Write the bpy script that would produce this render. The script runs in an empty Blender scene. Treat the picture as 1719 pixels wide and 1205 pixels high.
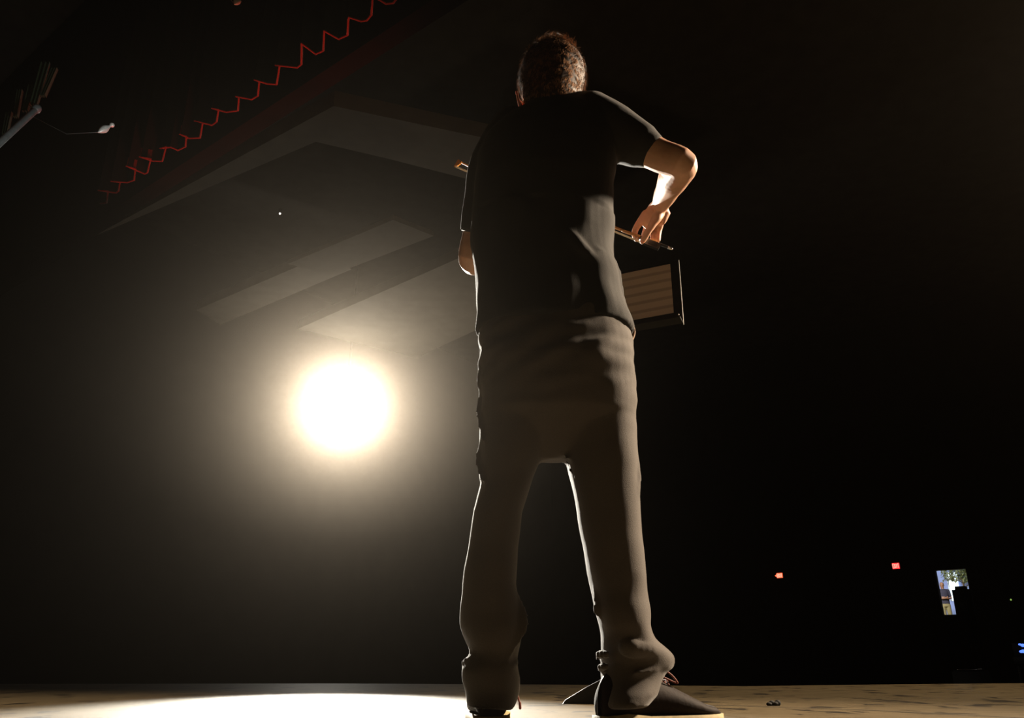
import bpy, bmesh, math, random
from math import pi, sin, cos, radians
from mathutils import Vector, Matrix, Euler, noise
random.seed(7)
SC = bpy.context.scene
COL = SC.collection

# ------------------------------------------------------------------ camera
W, H, F = 1719.0, 1205.0, 1337.0
CAM = Vector((0, 0, .128))
PITCH = radians(20.88)
cam = bpy.data.cameras.new('camera')
cam.sensor_width = 36
cam.lens = F / W * 36
cam.clip_start = .02
cam.clip_end = 200
camo = bpy.data.objects.new('camera', cam)
COL.objects.link(camo)
camo.location = CAM
camo.rotation_euler = (pi / 2 + PITCH, 0, 0)
SC.camera = camo

# ------------------------------------------------------------------ world, exposure
wd = bpy.data.worlds.new('world')
SC.world = wd
wd.use_nodes = True
wd.node_tree.nodes['Background'].inputs[0].default_value = (.0003, .00025, .0002, 1)
wd.node_tree.nodes['Background'].inputs[1].default_value = 1
SC.view_settings.view_transform = 'Standard'
SC.view_settings.look = 'None'
SC.view_settings.exposure = 0
SC.view_settings.gamma = 1
SC.view_settings.use_curve_mapping = False
SC.cycles.volume_bounces = 0
SC.cycles.max_bounces = 6
SC.cycles.use_denoising = True

# ------------------------------------------------------------------ where things stand
def ray(px, py):
    u, v = px - W / 2, H / 2 - py
    return Vector((u, F * cos(PITCH) - v * sin(PITCH), F * sin(PITCH) + v * cos(PITCH)))
def U(px, py, Y):                       # the point at distance Y
    r = ray(px, py)
    return CAM + r * (Y / r.y)
def UZ(px, py, z):                      # the point at height z
    r = ray(px, py)
    return CAM + r * ((z - CAM.z) / r.z)
HA = Vector((-.788, .616, 0))           # along the stage front, towards the left
HB = Vector((.616, .788, 0))            # out into the hall
def UB(px, py, b):                      # the point on the plane b metres out into the hall
    r = ray(px, py)
    return CAM + r * (b / r.dot(HB))
def hall(a, b, z):
    return HA * a + HB * b + Vector((0, 0, z))

# ------------------------------------------------------------------ lights
FS = U(578, 682, 16.5)                  # the follow spot's lens
def spot(name, loc, target, power, color, angle, blend, radius):
    l = bpy.data.lights.new(name, 'SPOT')
    l.energy = power; l.color = color; l.spot_size = radians(angle); l.spot_blend = blend
    l.shadow_soft_size = radius
    o = bpy.data.objects.new(name, l)
    COL.objects.link(o)
    o.location = loc
    o.rotation_euler = (Vector(target) - Vector(loc)).to_track_quat('-Z', 'Y').to_euler()
    return o
spot('follow_spot_light', FS + (Vector((0.1, 1.2, 1)) - FS).normalized() * .12, (-.16, .5, .24), 46000, (1, .93, .80), 9.4, .2, .16)
spot('side_light', (4.9, 3.35, 3.3), (.25, 1.8, 1.3), 4700, (1, .78, .55), 50, .8, .32)
spot('overhead_wash', (3.2, 3.7, 5.0), (3.0, 4.0, 0), 950, (1, .78, .52), 74, .7, .10)
spot('red_hem_fill', hall(5.2, 3.9, .15), hall(5.4, 2.9, 4.5), 420, (1, .10, .05), 54, .6, .2)  # added red lamp, only to light up the valance hem
pl = bpy.data.lights.new('hall_fill', 'POINT')
pl.energy = 14; pl.color = (1, .85, .65); pl.shadow_soft_size = .1
po = bpy.data.objects.new('hall_fill', pl); COL.objects.link(po); po.location = hall(9.5, 10.5, 4.2)  # added fill that lifts the ceiling panels, no fixture behind it

# ------------------------------------------------------------------ materials
def mat(name, col, rough=.6, metal=0, emit=None, es=0, sss=0, sheen=0, spec=None, noise_s=0, noise_amt=0, bump=0, stretch=(1, 1, 1), coat=0):
    m = bpy.data.materials.new(name)
    m.use_nodes = True
    nt = m.node_tree
    b = nt.nodes['Principled BSDF']
    b.inputs['Base Color'].default_value = (*col, 1)
    b.inputs['Roughness'].default_value = rough
    b.inputs['Metallic'].default_value = metal
    if spec is not None: b.inputs['Specular IOR Level'].default_value = spec
    if sheen:
        b.inputs['Sheen Weight'].default_value = sheen
        b.inputs['Sheen Roughness'].default_value = .4
    if coat: b.inputs['Coat Weight'].default_value = coat
    if sss:
        b.inputs['Subsurface Weight'].default_value = sss
        b.inputs['Subsurface Radius'].default_value = (1, .22, .08)
        b.inputs['Subsurface Scale'].default_value = .012
    if emit:
        b.inputs['Emission Color'].default_value = (*emit, 1)
        b.inputs['Emission Strength'].default_value = es
    if noise_s:
        tc = nt.nodes.new('ShaderNodeTexCoord')
        mp = nt.nodes.new('ShaderNodeMapping'); mp.inputs['Scale'].default_value = stretch
        n = nt.nodes.new('ShaderNodeTexNoise'); n.inputs['Scale'].default_value = noise_s
        n.inputs['Detail'].default_value = 5
        nt.links.new(tc.outputs['Object'], mp.inputs[0]); nt.links.new(mp.outputs[0], n.inputs[0])
        if noise_amt:
            r = nt.nodes.new('ShaderNodeValToRGB')
            r.color_ramp.elements[0].position = .3; r.color_ramp.elements[1].position = .7
            r.color_ramp.elements[0].color = (*[c * (1 - noise_amt) for c in col], 1)
            r.color_ramp.elements[1].color = (*[min(1, c * (1 + noise_amt)) for c in col], 1)
            nt.links.new(n.outputs['Fac'], r.inputs[0]); nt.links.new(r.outputs[0], b.inputs['Base Color'])
        if bump:
            bp = nt.nodes.new('ShaderNodeBump'); bp.inputs['Strength'].default_value = bump
            bp.inputs['Distance'].default_value = .002
            nt.links.new(n.outputs['Fac'], bp.inputs['Height']); nt.links.new(bp.outputs[0], b.inputs['Normal'])
    return m
M = {}
M['skin'] = mat('skin', (.60, .34, .22), .5, sss=.25, noise_s=40, noise_amt=.08, bump=.15)
M['hair'] = mat('hair', (.030, .013, .007), .6, noise_s=60, noise_amt=.5)  # cap darker than the strands: shade of the gaps put into its colour
M['strand'] = mat('hair_strand', (.27, .14, .075), .32, noise_s=110, noise_amt=.85)
M['shirt'] = mat('shirt', (.017, .0155, .014), .9, sheen=.06, noise_s=700, noise_amt=.2, bump=.3)
M['trousers'] = mat('trousers', (.064, .052, .043), .85, sheen=.18, noise_s=600, noise_amt=.15, bump=.35)
M['pocket'] = mat('pocket', (.22, .10, .03), .7, noise_s=400, noise_amt=.2)
M['leather'] = mat('leather', (.012, .006, .004), .72, spec=.15, noise_s=120, noise_amt=.3, bump=.3)
M['sole'] = mat('sole', (.34, .27, .13), .75, noise_s=50, noise_amt=.2, bump=.3)
M['lace'] = mat('lace', (.16, .035, .02), .7, noise_s=500, noise_amt=.3)
M['eye'] = mat('eye', (.7, .68, .62), .2, noise_s=20, noise_amt=.05)
M['bowwood'] = mat('bow_wood', (.42, .19, .05), .3, coat=.4, noise_s=30, noise_amt=.3, stretch=(1, 8, 8))
M['black'] = mat('black_wood', (.012, .010, .009), .35, noise_s=60, noise_amt=.3)
M['silver'] = mat('silver', (.75, .73, .70), .25, 1, noise_s=60, noise_amt=.05)
M['horse'] = mat('bow_hair', (.75, .72, .62), .5, noise_s=300, noise_amt=.1, stretch=(1, 30, 30))
M['violin'] = mat('violin_varnish', (.36, .11, .025), .25, coat=.6, noise_s=14, noise_amt=.35, stretch=(8, 1, 8))
M['stand'] = mat('stand_metal', (.02, .02, .02), .42, .6, noise_s=30, noise_amt=.2)
M['dull'] = mat('dull_black', (.010, .010, .010), .8, noise_s=20, noise_amt=.3)
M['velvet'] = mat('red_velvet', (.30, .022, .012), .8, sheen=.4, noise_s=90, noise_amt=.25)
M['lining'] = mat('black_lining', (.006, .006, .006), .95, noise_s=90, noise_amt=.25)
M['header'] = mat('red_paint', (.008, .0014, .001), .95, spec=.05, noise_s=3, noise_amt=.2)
M['wall'] = mat('wall_paint', (.022, .017, .013), .9, noise_s=2, noise_amt=.15)
M['carpet'] = mat('carpet', (.018, .014, .013), .95, noise_s=40, noise_amt=.3)
M['ceil'] = mat('ceiling_plaster', (.12, .10, .08), .9, noise_s=3, noise_amt=.12)
M['panel'] = mat('pale_panel', (.30, .25, .19), .8, noise_s=3, noise_amt=.1)
M['edge'] = mat('grey_edge', (.10, .10, .09), .5, .2, noise_s=20, noise_amt=.2)  # lighter grey than the stand, for the desk edge
M['pale'] = mat('pale_metal', (.85, .83, .80), .35, .2, noise_s=20, noise_amt=.1)
M['grey'] = mat('grey_metal', (.30, .33, .34), .4, .5, noise_s=20, noise_amt=.2)
M['greenish'] = mat('green_cloth', (.030, .050, .020), .9, noise_s=30, noise_amt=.4, stretch=(6, 6, 1))
M['lens'] = mat('lens_glow', (1, 1, 1), .3, emit=(1, .95, .85), es=60)
M['exit'] = mat('exit_red', (.3, .01, .01), .5, emit=(1, .03, .035), es=1.5)
M['exit2'] = mat('exit_orange', (.3, .03, .01), .5, emit=(1, .11, .04), es=2.2)
M['letters'] = mat('exit_letters', (.9, .3, .2), .5, emit=(1, .30, .22), es=1.8)
M['bluewall'] = mat('blue_wall', (.42, .50, .85), .8, noise_s=2, noise_amt=.15)
M['window'] = mat('bright_window', (.8, .9, 1), .5, emit=(.78, .92, 1), es=1.6)
M['leaf'] = mat('leaf', (.20, .22, .08), .6, noise_s=6, noise_amt=.6)
M['bark'] = mat('bark', (.16, .10, .05), .8, noise_s=10, noise_amt=.4)
M['tanned'] = mat('tanned_skin', (.22, .10, .05), .5, noise_s=40, noise_amt=.1)
M['khaki'] = mat('khaki', (.22, .17, .07), .85, noise_s=60, noise_amt=.15)
M['navy'] = mat('dark_cloth', (.02, .016, .028), .85, noise_s=60, noise_amt=.2)
M['blueled'] = mat('blue_screen', (.1, .2, 1), .4, emit=(.10, .22, 1), es=1.6)
M['greenled'] = mat('green_light', (.1, .4, .1), .4, emit=(.30, .5, .10), es=.8)
M['warmled'] = mat('pin_light', (1, .9, .8), .4, emit=(1, .9, .8), es=3)

def paper_mat():
    m = mat('sheet_music', (.5, .44, .35), .9)
    nt = m.node_tree; b = nt.nodes['Principled BSDF']
    tc = nt.nodes.new('ShaderNodeTexCoord')
    w = nt.nodes.new('ShaderNodeTexWave'); w.bands_direction = 'Y'; w.wave_type = 'BANDS'
    w.inputs['Scale'].default_value = 7.5; w.inputs['Distortion'].default_value = .3
    r = nt.nodes.new('ShaderNodeValToRGB'); r.color_ramp.interpolation = 'LINEAR'
    r.color_ramp.elements[0].position = .12; r.color_ramp.elements[0].color = (.36, .31, .25, 1)
    r.color_ramp.elements[1].position = .4; r.color_ramp.elements[1].color = (.5, .44, .35, 1)
    nt.links.new(tc.outputs['Object'], w.inputs['Vector']); nt.links.new(w.outputs['Fac'], r.inputs[0])
    nt.links.new(r.outputs[0], b.inputs['Base Color'])
    return m
M['paper'] = paper_mat()

def floor_mat():
    m = mat('stage_boards', (.4, .3, .17), .42)
    nt = m.node_tree; b = nt.nodes['Principled BSDF']; L = nt.links
    def N(t, **k):
        n = nt.nodes.new(t)
        for a, v in k.items(): n.inputs[a].default_value = v
        return n
    g = N('ShaderNodeNewGeometry')
    mp = N('ShaderNodeMapping', Scale=(3, 9, 1)); L.new(g.outputs['Position'], mp.inputs[0])
    n1 = N('ShaderNodeTexNoise', Scale=2.2, Detail=8.0); L.new(mp.outputs[0], n1.inputs[0])
    r1 = N('ShaderNodeValToRGB')
    r1.color_ramp.elements[0].position = .3; r1.color_ramp.elements[0].color = (.088, .066, .033, 1)
    r1.color_ramp.elements[1].position = .7; r1.color_ramp.elements[1].color = (.160, .122, .068, 1)
    L.new(n1.outputs['Fac'], r1.inputs[0])
    mp2 = N('ShaderNodeMapping', Scale=(1.9, 1.1, 1)); L.new(g.outputs['Position'], mp2.inputs[0])
    n2 = N('ShaderNodeTexNoise', Scale=4.0, Detail=3.0, Roughness=.6); L.new(mp2.outputs[0], n2.inputs[0])
    r2 = N('ShaderNodeValToRGB')
    r2.color_ramp.elements[0].position = .385; r2.color_ramp.elements[0].color = (1, 1, 1, 1)
    r2.color_ramp.elements[1].position = .42; r2.color_ramp.elements[1].color = (0, 0, 0, 1)
    L.new(n2.outputs['Fac'], r2.inputs[0])
    mx = nt.nodes.new('ShaderNodeMix'); mx.data_type = 'RGBA'
    L.new(r2.outputs[0], mx.inputs['Factor']); L.new(r1.outputs[0], mx.inputs['A'])
    mx.inputs['B'].default_value = (.016, .011, .006, 1)
    L.new(mx.outputs['Result'], b.inputs['Base Color'])
    bp = N('ShaderNodeBump', Strength=.35, Distance=.003); L.new(n1.outputs['Fac'], bp.inputs['Height'])
    L.new(bp.outputs[0], b.inputs['Normal'])
    return m
M['floor'] = floor_mat()

# ------------------------------------------------------------------ builders
def mesh_obj(name, bm, m, parent=None, smooth=True, **props):
    me = bpy.data.meshes.new(name)
    bm.normal_update()
    bm.to_mesh(me); bm.free()
    if smooth:
        for p in me.polygons: p.use_smooth = True
    me.materials.append(m)
    o = bpy.data.objects.new(name, me)
    COL.objects.link(o)
    if parent is not None: o.parent = parent
    for k, v in props.items(): o[k] = v
    return o
def thing(name, label, cat, loc=(0, 0, 0), rot=(0, 0, 0), group=None):
    o = bpy.data.objects.new(name, None); COL.objects.link(o)
    o.location = loc; o.rotation_euler = rot; o.empty_display_size = .1
    o['label'] = label; o['category'] = cat
    if group: o['group'] = group
    return o
def settle(root):                        # keep world-space children where they are under a moved Empty
    bpy.context.view_layer.update()
    inv = root.matrix_world.inverted()
    for c in root.children: c.matrix_parent_inverse = inv
def struct(name, bm, m, parent=None):
    return mesh_obj(name, bm, m, parent, smooth=False, kind='structure')

def loft(bm, rings, cap=True):
    vr = [[bm.verts.new(p) for p in r] for r in rings]
    n = len(rings[0])
    for a, b in zip(vr, vr[1:]):
        for i in range(n):
            j = (i + 1) % n
            bm.faces.new((a[i], a[j], b[j], b[i]))
    if cap:
        bm.faces.new(list(reversed(vr[0]))); bm.faces.new(vr[-1])
def ell(c, rx, ry, n=32, e=2.0, rot=0, tilt=0):
    out = []
    for i in range(n):
        t = 2 * pi * i / n
        x = math.copysign(abs(cos(t)) ** (2 / e), cos(t)) * rx
        y = math.copysign(abs(sin(t)) ** (2 / e), sin(t)) * ry
        x, y = x * cos(rot) - y * sin(rot), x * sin(rot) + y * cos(rot)
        out.append(Vector((c[0] + x, c[1] + y, c[2] + tilt * x)))
    return out
def frame_for(t):
    t = t.normalized()
    up = Vector((0, 0, 1)) if abs(t.z) < .9 else Vector((0, 1, 0))
    s = t.cross(up).normalized()
    return s, s.cross(t).normalized()
def tube(bm, pts, rad, n=14, flat=1.0, round_ends=True, side=None):
    pts = [Vector(p) for p in pts]
    if not isinstance(rad, (list, tuple)): rad = [rad] * len(pts)
    rings = []
    prev = None
    for i, p in enumerate(pts):
        t = (pts[min(i + 1, len(pts) - 1)] - pts[max(i - 1, 0)]).normalized()
        if side is not None:
            s = (Vector(side) - t * t.dot(Vector(side))).normalized()
        elif prev is None:
            s, _ = frame_for(t)
        else:
            s = (prev - t * t.dot(prev)).normalized()
        prev = s
        w = t.cross(s)
        r = rad[i]
        def rg(c, k): return [c + s * (cos(2 * pi * j / n) * r * k) + w * (sin(2 * pi * j / n) * r * k * flat) for j in range(n)]
        if i == 0 and round_ends:
            for k, d in ((.35, .94), (.72, .7)): rings.append(rg(p - t * r * d, k))
        rings.append(rg(p, 1))
        if i == len(pts) - 1 and round_ends:
            for k, d in ((.72, .7), (.35, .94)): rings.append(rg(p + t * r * d, k))
    loft(bm, rings)
def spline(pts, rad=None, k=5):
    """Catmull-Rom through pts; radii interpolated alike."""
    P = [Vector(p) for p in pts]; n = len(P); out = []; ro = []
    for i in range(n - 1):
        p0, p1, p2, p3 = P[max(i - 1, 0)], P[i], P[i + 1], P[min(i + 2, n - 1)]
        for j in range(k):
            t = j / k
            out.append(.5 * ((2 * p1) + (p2 - p0) * t + (2 * p0 - 5 * p1 + 4 * p2 - p3) * t * t + (3 * p1 - p0 - 3 * p2 + p3) * t ** 3))
            if rad: ro.append(rad[i] + (rad[i + 1] - rad[i]) * (t * t * (3 - 2 * t)))
    out.append(P[-1])
    if rad: ro.append(rad[-1]); return out, ro
    return out
def box(bm, c, s, rot=None):
    r = bmesh.ops.create_cube(bm, size=1)
    m = Matrix.Translation(Vector(c)) @ (rot.to_4x4() if rot is not None else Matrix()) @ Matrix.Diagonal((*s, 1))
    bmesh.ops.transform(bm, matrix=m, verts=r['verts'])
    return r['verts']
def ball(bm, c, s, rot=None, u=16, v=10):
    r = bmesh.ops.create_uvsphere(bm, u_segments=u, v_segments=v, radius=1)
    m = Matrix.Translation(Vector(c)) @ (rot.to_4x4() if rot is not None else Matrix()) @ Matrix.Diagonal((*s, 1))
    bmesh.ops.transform(bm, matrix=m, verts=r['verts'])
def prism(bm, poly, v):
    a = [bm.verts.new(p) for p in poly]; b = [bm.verts.new(Vector(p) + Vector(v)) for p in poly]
    n = len(a)
    bm.faces.new(a); bm.faces.new(list(reversed(b)))
    for i in range(n): bm.faces.new((a[i], b[i], b[(i + 1) % n], a[(i + 1) % n]))
    bmesh.ops.recalc_face_normals(bm, faces=bm.faces[:])
def lathe(bm, prof, n=24, m=None):
    rings = [[Vector((r * cos(2 * pi * i / n), r * sin(2 * pi * i / n), z)) for i in range(n)] for r, z in prof]
    if m is not None: rings = [[m @ p for p in r] for r in rings]
    loft(bm, rings)
def remeshed(name, bm, voxel, m, parent, smooth_it=4, disp=None, **props):
    """fuse the closed shells of bm into one skin"""
    me = bpy.data.meshes.new('src'); bmesh.ops.recalc_face_normals(bm, faces=bm.faces[:])
    bm.to_mesh(me); bm.free()
    t = bpy.data.objects.new('src', me); COL.objects.link(t)
    r = t.modifiers.new('r', 'REMESH'); r.mode = 'VOXEL'; r.voxel_size = voxel
    s = t.modifiers.new('s', 'SMOOTH'); s.iterations = smooth_it; s.factor = .5
    dg = bpy.context.evaluated_depsgraph_get(); dg.update()
    out = bpy.data.meshes.new_from_object(t.evaluated_get(dg))
    out.name = name
    bpy.data.objects.remove(t); bpy.data.meshes.remove(me)
    if disp:
        nr = [v.normal.copy() for v in out.vertices]
        cs = [disp(v.co, k) for v, k in zip(out.vertices, nr)]
        for v, c in zip(out.vertices, cs): v.co = c
    for p in out.polygons: p.use_smooth = True
    out.materials.clear(); out.materials.append(m)
    o = bpy.data.objects.new(name, out); COL.objects.link(o)
    o.parent = parent
    for k, v in props.items(): o[k] = v
    return o

# ------------------------------------------------------------------ stage and hall
edge = [(-900, 1150), (-200, 1148), (560, 1147), (900, 1148.5), (1250, 1151.5), (1500, 1148.5), (1719, 1146.5), (2300, 1144)]
front = [UZ(x, y, 0) for x, y in edge]
bm = bmesh.new()
poly = [Vector((p.x, p.y, 0)) for p in front] + [Vector((9, -5, 0)), Vector((-10, -5, 0))]
prism(bm, poly, (0, 0, -1.0))
struct('floor', bm, M['floor'])
bm = bmesh.new()                        # seam between two sheets of the stage floor
sp = [UZ(x, y, 0) for x, y in ((862, 1180.2), (1010, 1181.3), (1215, 1184), (1450, 1192), (1719, 1205.5), (1900, 1216))]
for a, b in zip(sp, sp[1:]):
    d = (b - a).normalized(); s = Vector((-d.y, d.x, 0)) * .006
    vs = [bm.verts.new(p + Vector((0, 0, .0008))) for p in (a - s, b - s, b + s, a + s)]
    bm.faces.new(vs)
struct('trim_1', bm, M['dull'])
bm = bmesh.new(); prism(bm, [hall(*p, -1) for p in ((-7, -6), (16, -6), (16, 26), (-7, 26))], (0, 0, -.2)); struct('floor_hall', bm, M['carpet'])
bm = bmesh.new(); prism(bm, [hall(*p, 9) for p in ((-7, -6), (16, -6), (16, 26), (-7, 26))], (0, 0, .2)); struct('ceiling', bm, M['ceil'])
bm = bmesh.new(); prism(bm, [hall(*p, -1) for p in ((15.5, -6), (15.7, -6), (15.7, 26), (15.5, 26))], (0, 0, 10)); struct('wall_left', bm, M['wall'])
bm = bmesh.new(); prism(bm, [hall(*p, -1) for p in ((-7, -6), (-6.8, -6), (-6.8, 26), (-7, 26))], (0, 0, 10)); struct('wall_right', bm, M['wall'])
# proscenium header, painted red, just beyond the valance
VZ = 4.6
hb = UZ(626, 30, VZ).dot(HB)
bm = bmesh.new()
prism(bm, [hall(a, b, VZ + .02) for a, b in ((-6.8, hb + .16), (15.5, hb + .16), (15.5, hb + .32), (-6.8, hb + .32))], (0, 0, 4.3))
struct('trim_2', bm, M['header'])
# stepped ceiling beams and hanging panels of the hall
def slab(quad, z, th, m, name):
    q = [UZ(x, y, z) for x, y in quad]
    bm = bmesh.new(); prism(bm, q, (0, 0, th)); return struct(name, bm, m)
slab([(150, 400), (560, 178), (900, 250), (900, 330), (650, 266), (530, 238)], 7.0, .25, M['panel'], 'trim_3')
slab([(483, 443), (660, 369), (728, 396), (556, 462)], 6.2, .08, M['panel'], 'trim_4')
slab([(330, 520), (540, 430), (590, 452), (370, 545)], 6.6, .2, M['panel'], 'trim_5')
slab([(500, 552), (800, 420), (980, 470), (700, 600)], 6.6, .2, M['panel'], 'trim_6')

# back wall with the opening to the lit lobby
BW = 22.0
def ab(px, py, b):
    p = UB(px, py, b); return p.dot(HA), p.z
aL, zT = ab(1569, 957, BW); aR, _ = ab(1621, 957, BW)
bm = bmesh.new()
def wallbox(a0, a1, z0, z1, b0=BW, b1=BW + .2):
    prism(bm, [hall(a0, b0, z0), hall(a1, b0, z0), hall(a1, b1, z0), hall(a0, b1, z0)], (0, 0, z1 - z0))
wallbox(15.5, aL, -1, 9); wallbox(aR, -6.8, -1, 9); wallbox(aL, aR, zT, 9)
struct('wall_back', bm, M['wall'])
LB = BW + 9.0
FB = BW + 7.0                            # how far out the distant person stands
zF = UB(1583, 1053, FB).z
bm = bmesh.new(); wallbox(aL + 7, aR - 7, zF, zT + 3, LB, LB + .1); struct('wall_lobby', bm, M['bluewall'])
bm = bmesh.new(); wallbox(aL + 7, aR - 7, zF - .1, zF, BW + .2, LB); struct('floor_lobby', bm, M['khaki'])
bm = bmesh.new(); wallbox(aL + .001, aR - .001, -1, ab(1600, 1031.5, BW)[1] , BW - .05, BW + .15); struct('wall_blackout', bm, M['dull'])  # added dark half wall that blacks out the lower doorway
# bright window on the lobby's far wall
w0 = UB(1590, 961, LB - .06); w1 = UB(1614, 1008, LB - .06)
bm = bmesh.new()
a0, a1 = w0.dot(HA), w1.dot(HA)
wallbox(a0, a1, w1.z, w0.z, LB - .06, LB - .02)
wn = struct('window_1', bm, M['window'])
bm = bmesh.new(); wallbox(a0 + .05, a0, w1.z, w0.z, LB - .1, LB - .02); struct('window_frame', bm, M['grey'], wn)
ll = bpy.data.lights.new('lobby_lamp', 'POINT'); ll.energy = 520; ll.color = (.9, .95, 1); ll.shadow_soft_size = .3
lo = bpy.data.objects.new('lobby_lamp', ll); COL.objects.link(lo)
lo.location = hall((aL + aR) / 2 + 1.8, BW + 4.6, zT + .9)

# exit signs on the back wall
def exit_sign(px, py, w, h, m, label, arrow=False):
    t = thing('exit_sign', label, 'sign', group=None)
    c = UB(px, py, BW - .04)
    t.location = c
    bm = bmesh.new()
    R3 = Matrix((HA * -1, HB, Vector((0, 0, 1)))).transposed()
    box(bm, (0, 0, 0), (w + .05, .05, h + .05), R3)
    mesh_obj('housing', bm, M['dull'], t, False)
    bm = bmesh.new(); box(bm, HB * -.03, (w, .012, h), R3)
    if arrow:
        p = [Vector(v) for v in ((-w / 2 + .004, -.036, h * .32), (-w / 2 - .055, -.036, 0), (-w / 2 + .004, -.036, -h * .32))]
        prism(bm, [R3 @ q for q in p], HB * .012)
    mesh_obj('lit_face', bm, m, t, False)
    # letters
    def stroke(bm, x0, z0, x1, z1, th=.018):
        a = Vector((x0, 0, z0)); b = Vector((x1, 0, z1)); d = (b - a).normalized(); n = Vector((-d.z, 0, d.x)) * th / 2
        prism(bm, [R3 @ (q + Vector((0, -.042, 0))) for q in (a - n, b - n, b + n, a + n)], HB * .006)
    lh = h * .34; cw = w / 4.6; x = -1.5 * cw * 1.05
    S = {'E': [(0, 1, 0, -1), (0, 1, 1, 1), (0, 0, .8, 0), (0, -1, 1, -1)], 'X': [(0, 1, 1, -1), (0, -1, 1, 1)], 'I': [(.5, 1, .5, -1)], 'T': [(0, 1, 1, 1), (.5, 1, .5, -1)]}
    bm = bmesh.new()
    for k, ch in enumerate('EXIT'):
        x0 = -w / 2 + w * .08 + k * w * .22
        for s in S[ch]: stroke(bm, x0 + s[0] * w * .16, s[1] * lh, x0 + s[2] * w * .16, s[3] * lh)
    mesh_obj('letters', bm, M['letters'], t, False)
    return t
exit_sign(1309.5, 966, .155, .125, M['exit2'], 'orange-red lit EXIT sign with a left arrow, on the dark back wall', True)
exit_sign(1504.5, 950, .165, .14, M['exit'], 'crimson lit EXIT sign on the dark back wall, nearer the bright doorway')

# follow spot hanging in the hall
t = thing('follow_spot', 'large blazing white follow spot high in the hall, facing the stage', 'stage light', FS)
q = (Vector((0.15, .75, 1.25)) - FS).to_track_quat('Z', 'Y').to_matrix().to_4x4()
bm = bmesh.new(); lathe(bm, [(.02, -.75), (.17, -.72), (.2, -.5), (.2, -.2), (.26, -.1), (.27, .02), (.25, .02), (.245, -.02), (.02, -.03)], 32, q); mesh_obj('housing', bm, M['stand'], t)
bm = bmesh.new(); lathe(bm, [(.01, .004), (.24, .004), (.24, -.01), (.01, -.01)], 32, q); mesh_obj('lens', bm, M['lens'], t)
bm = bmesh.new()
tube(bm, [(-.3, .25, -.1), (-.3, .25, .35), (0, .25, .45), (.3, .25, .35), (.3, .25, -.1)], .018, 8)
mesh_obj('yoke', bm, M['stand'], t)
bm = bmesh.new(); tube(bm, [(0, .25, .44), (0, .25, 9 - FS.z)], .025, 10, round_ends=False); mesh_obj('drop_pipe', bm, M['stand'], t)

# ------------------------------------------------------------------ red pleated valance
zz = [(1640, -40), (1608, -12), (1592, 12), (1560, 15), (1538, 0), (1508, -12), (1503, 60), (1485, 82), (1462, 86), (1412, 70),
      (1409, 84), (1406, 142), (1370, 158), (1312, 125), (1308, 205), (1277, 219), (1220, 176), (1220, 260), (1203, 273), (1115, 264),
      (1131, 266), (1120, 341), (1080, 338), (1030, 323), (1049, 330), (1044, 387), (1018, 402), (955, 390), (967, 392), (963, 447), (915, 453), (858, 438),
      (884, 443), (877, 492), (858, 506), (788, 489), (820, 497), (810, 557), (765, 559), (728, 543), (754, 552), (751, 593), (720, 608), (690, 595), (648, 600),
      (672, 594), (657, 652), (618, 651), (565, 634), (610, 642), (597, 698), (585, 703), (512, 672), (548, 683), (543, 728), (515, 738), (450, 733),
      (486, 737), (480, 772), (470, 780), (398, 770), (437, 773), (432, 820), (408, 823)]
zp = [UZ(x / 2.41, y / 2.41, VZ) for x, y in zz]
v = thing('valance', 'red pleated stage valance overhead at upper left, its zigzag hem lit', 'curtain', zp[30])
zn = []
for i in range(len(zp)):
    d = (zp[min(i + 1, len(zp) - 1)] - zp[max(i - 1, 0)]); d.z = 0
    zn.append(Vector((d.y, -d.x, 0)).normalized())
for nm, off, zs, mm in (('velvet_face', -.002, (0, .05, .10), 'velvet'), ('lining', .013, (.0, .6, 2.2), 'lining')):
    bm = bmesh.new(); rows = []
    for p, k in zip(zp, zn): rows.append([bm.verts.new(p + Vector((0, 0, z)) - k * off) for z in zs])
    for a, b in zip(rows, rows[1:]):
        for i in range(2): bm.faces.new((a[i], b[i], b[i + 1], a[i + 1]))
    mesh_obj(nm, bm, M[mm], v, False)
bm = bmesh.new()
for a, b in zip(zp, zp[1:]):
    tube(bm, [a, b], .008, 6)
mesh_obj('hem', bm, M['velvet'], v)
settle(v)

# ------------------------------------------------------------------ fittings overhead at the left
def along(px0, py0, px1, py1, Y): return U(px0, py0, Y), U(px1, py1, Y + .4)
a, b = U(-14, 252, 4.2), U(60, 184, 4.5)
t = thing('pipe_batten', 'grey metal batten slanting across the upper left corner', 'pipe', a)
bm = bmesh.new(); tube(bm, [a, b], .022, 12); mesh_obj('pipe', bm, M['grey'], t)
bm = bmesh.new(); tube(bm, [b, b + (b - a).normalized() * .02], .03, 12); mesh_obj('end_cap', bm, M['grey'], t)
settle(t)
t = thing('hanging_cloth', 'faint greenish cloth strips hanging in folds above the grey batten', 'curtain', b)
for x0, y0, x1, y1, w in ((8, 215, 16, 195, 10), (26, 185, 34, 158, 9), (42, 175, 54, 150, 12), (56, 165, 76, 112, 16), (72, 150, 92, 122, 10)):
    bm = bmesh.new()
    n = 9; rows = []
    for i in range(n):
        f = i / (n - 1)
        rows.append([bm.verts.new(U(x0 + (f - .5) * w, y0 + 12, 4.55) + Vector((0, .02 * sin(i * 2.1), 0))),
                     bm.verts.new(U(x1 + (f - .5) * w * 1.2, y1 - 6, 4.6) + Vector((0, .02 * sin(i * 2.1 + .4), 0)))])
    for p, q2 in zip(rows, rows[1:]): bm.faces.new((p[0], q2[0], q2[1], p[1]))
    mesh_obj('strip', bm, M['greenish'], t)
settle(t)
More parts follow.
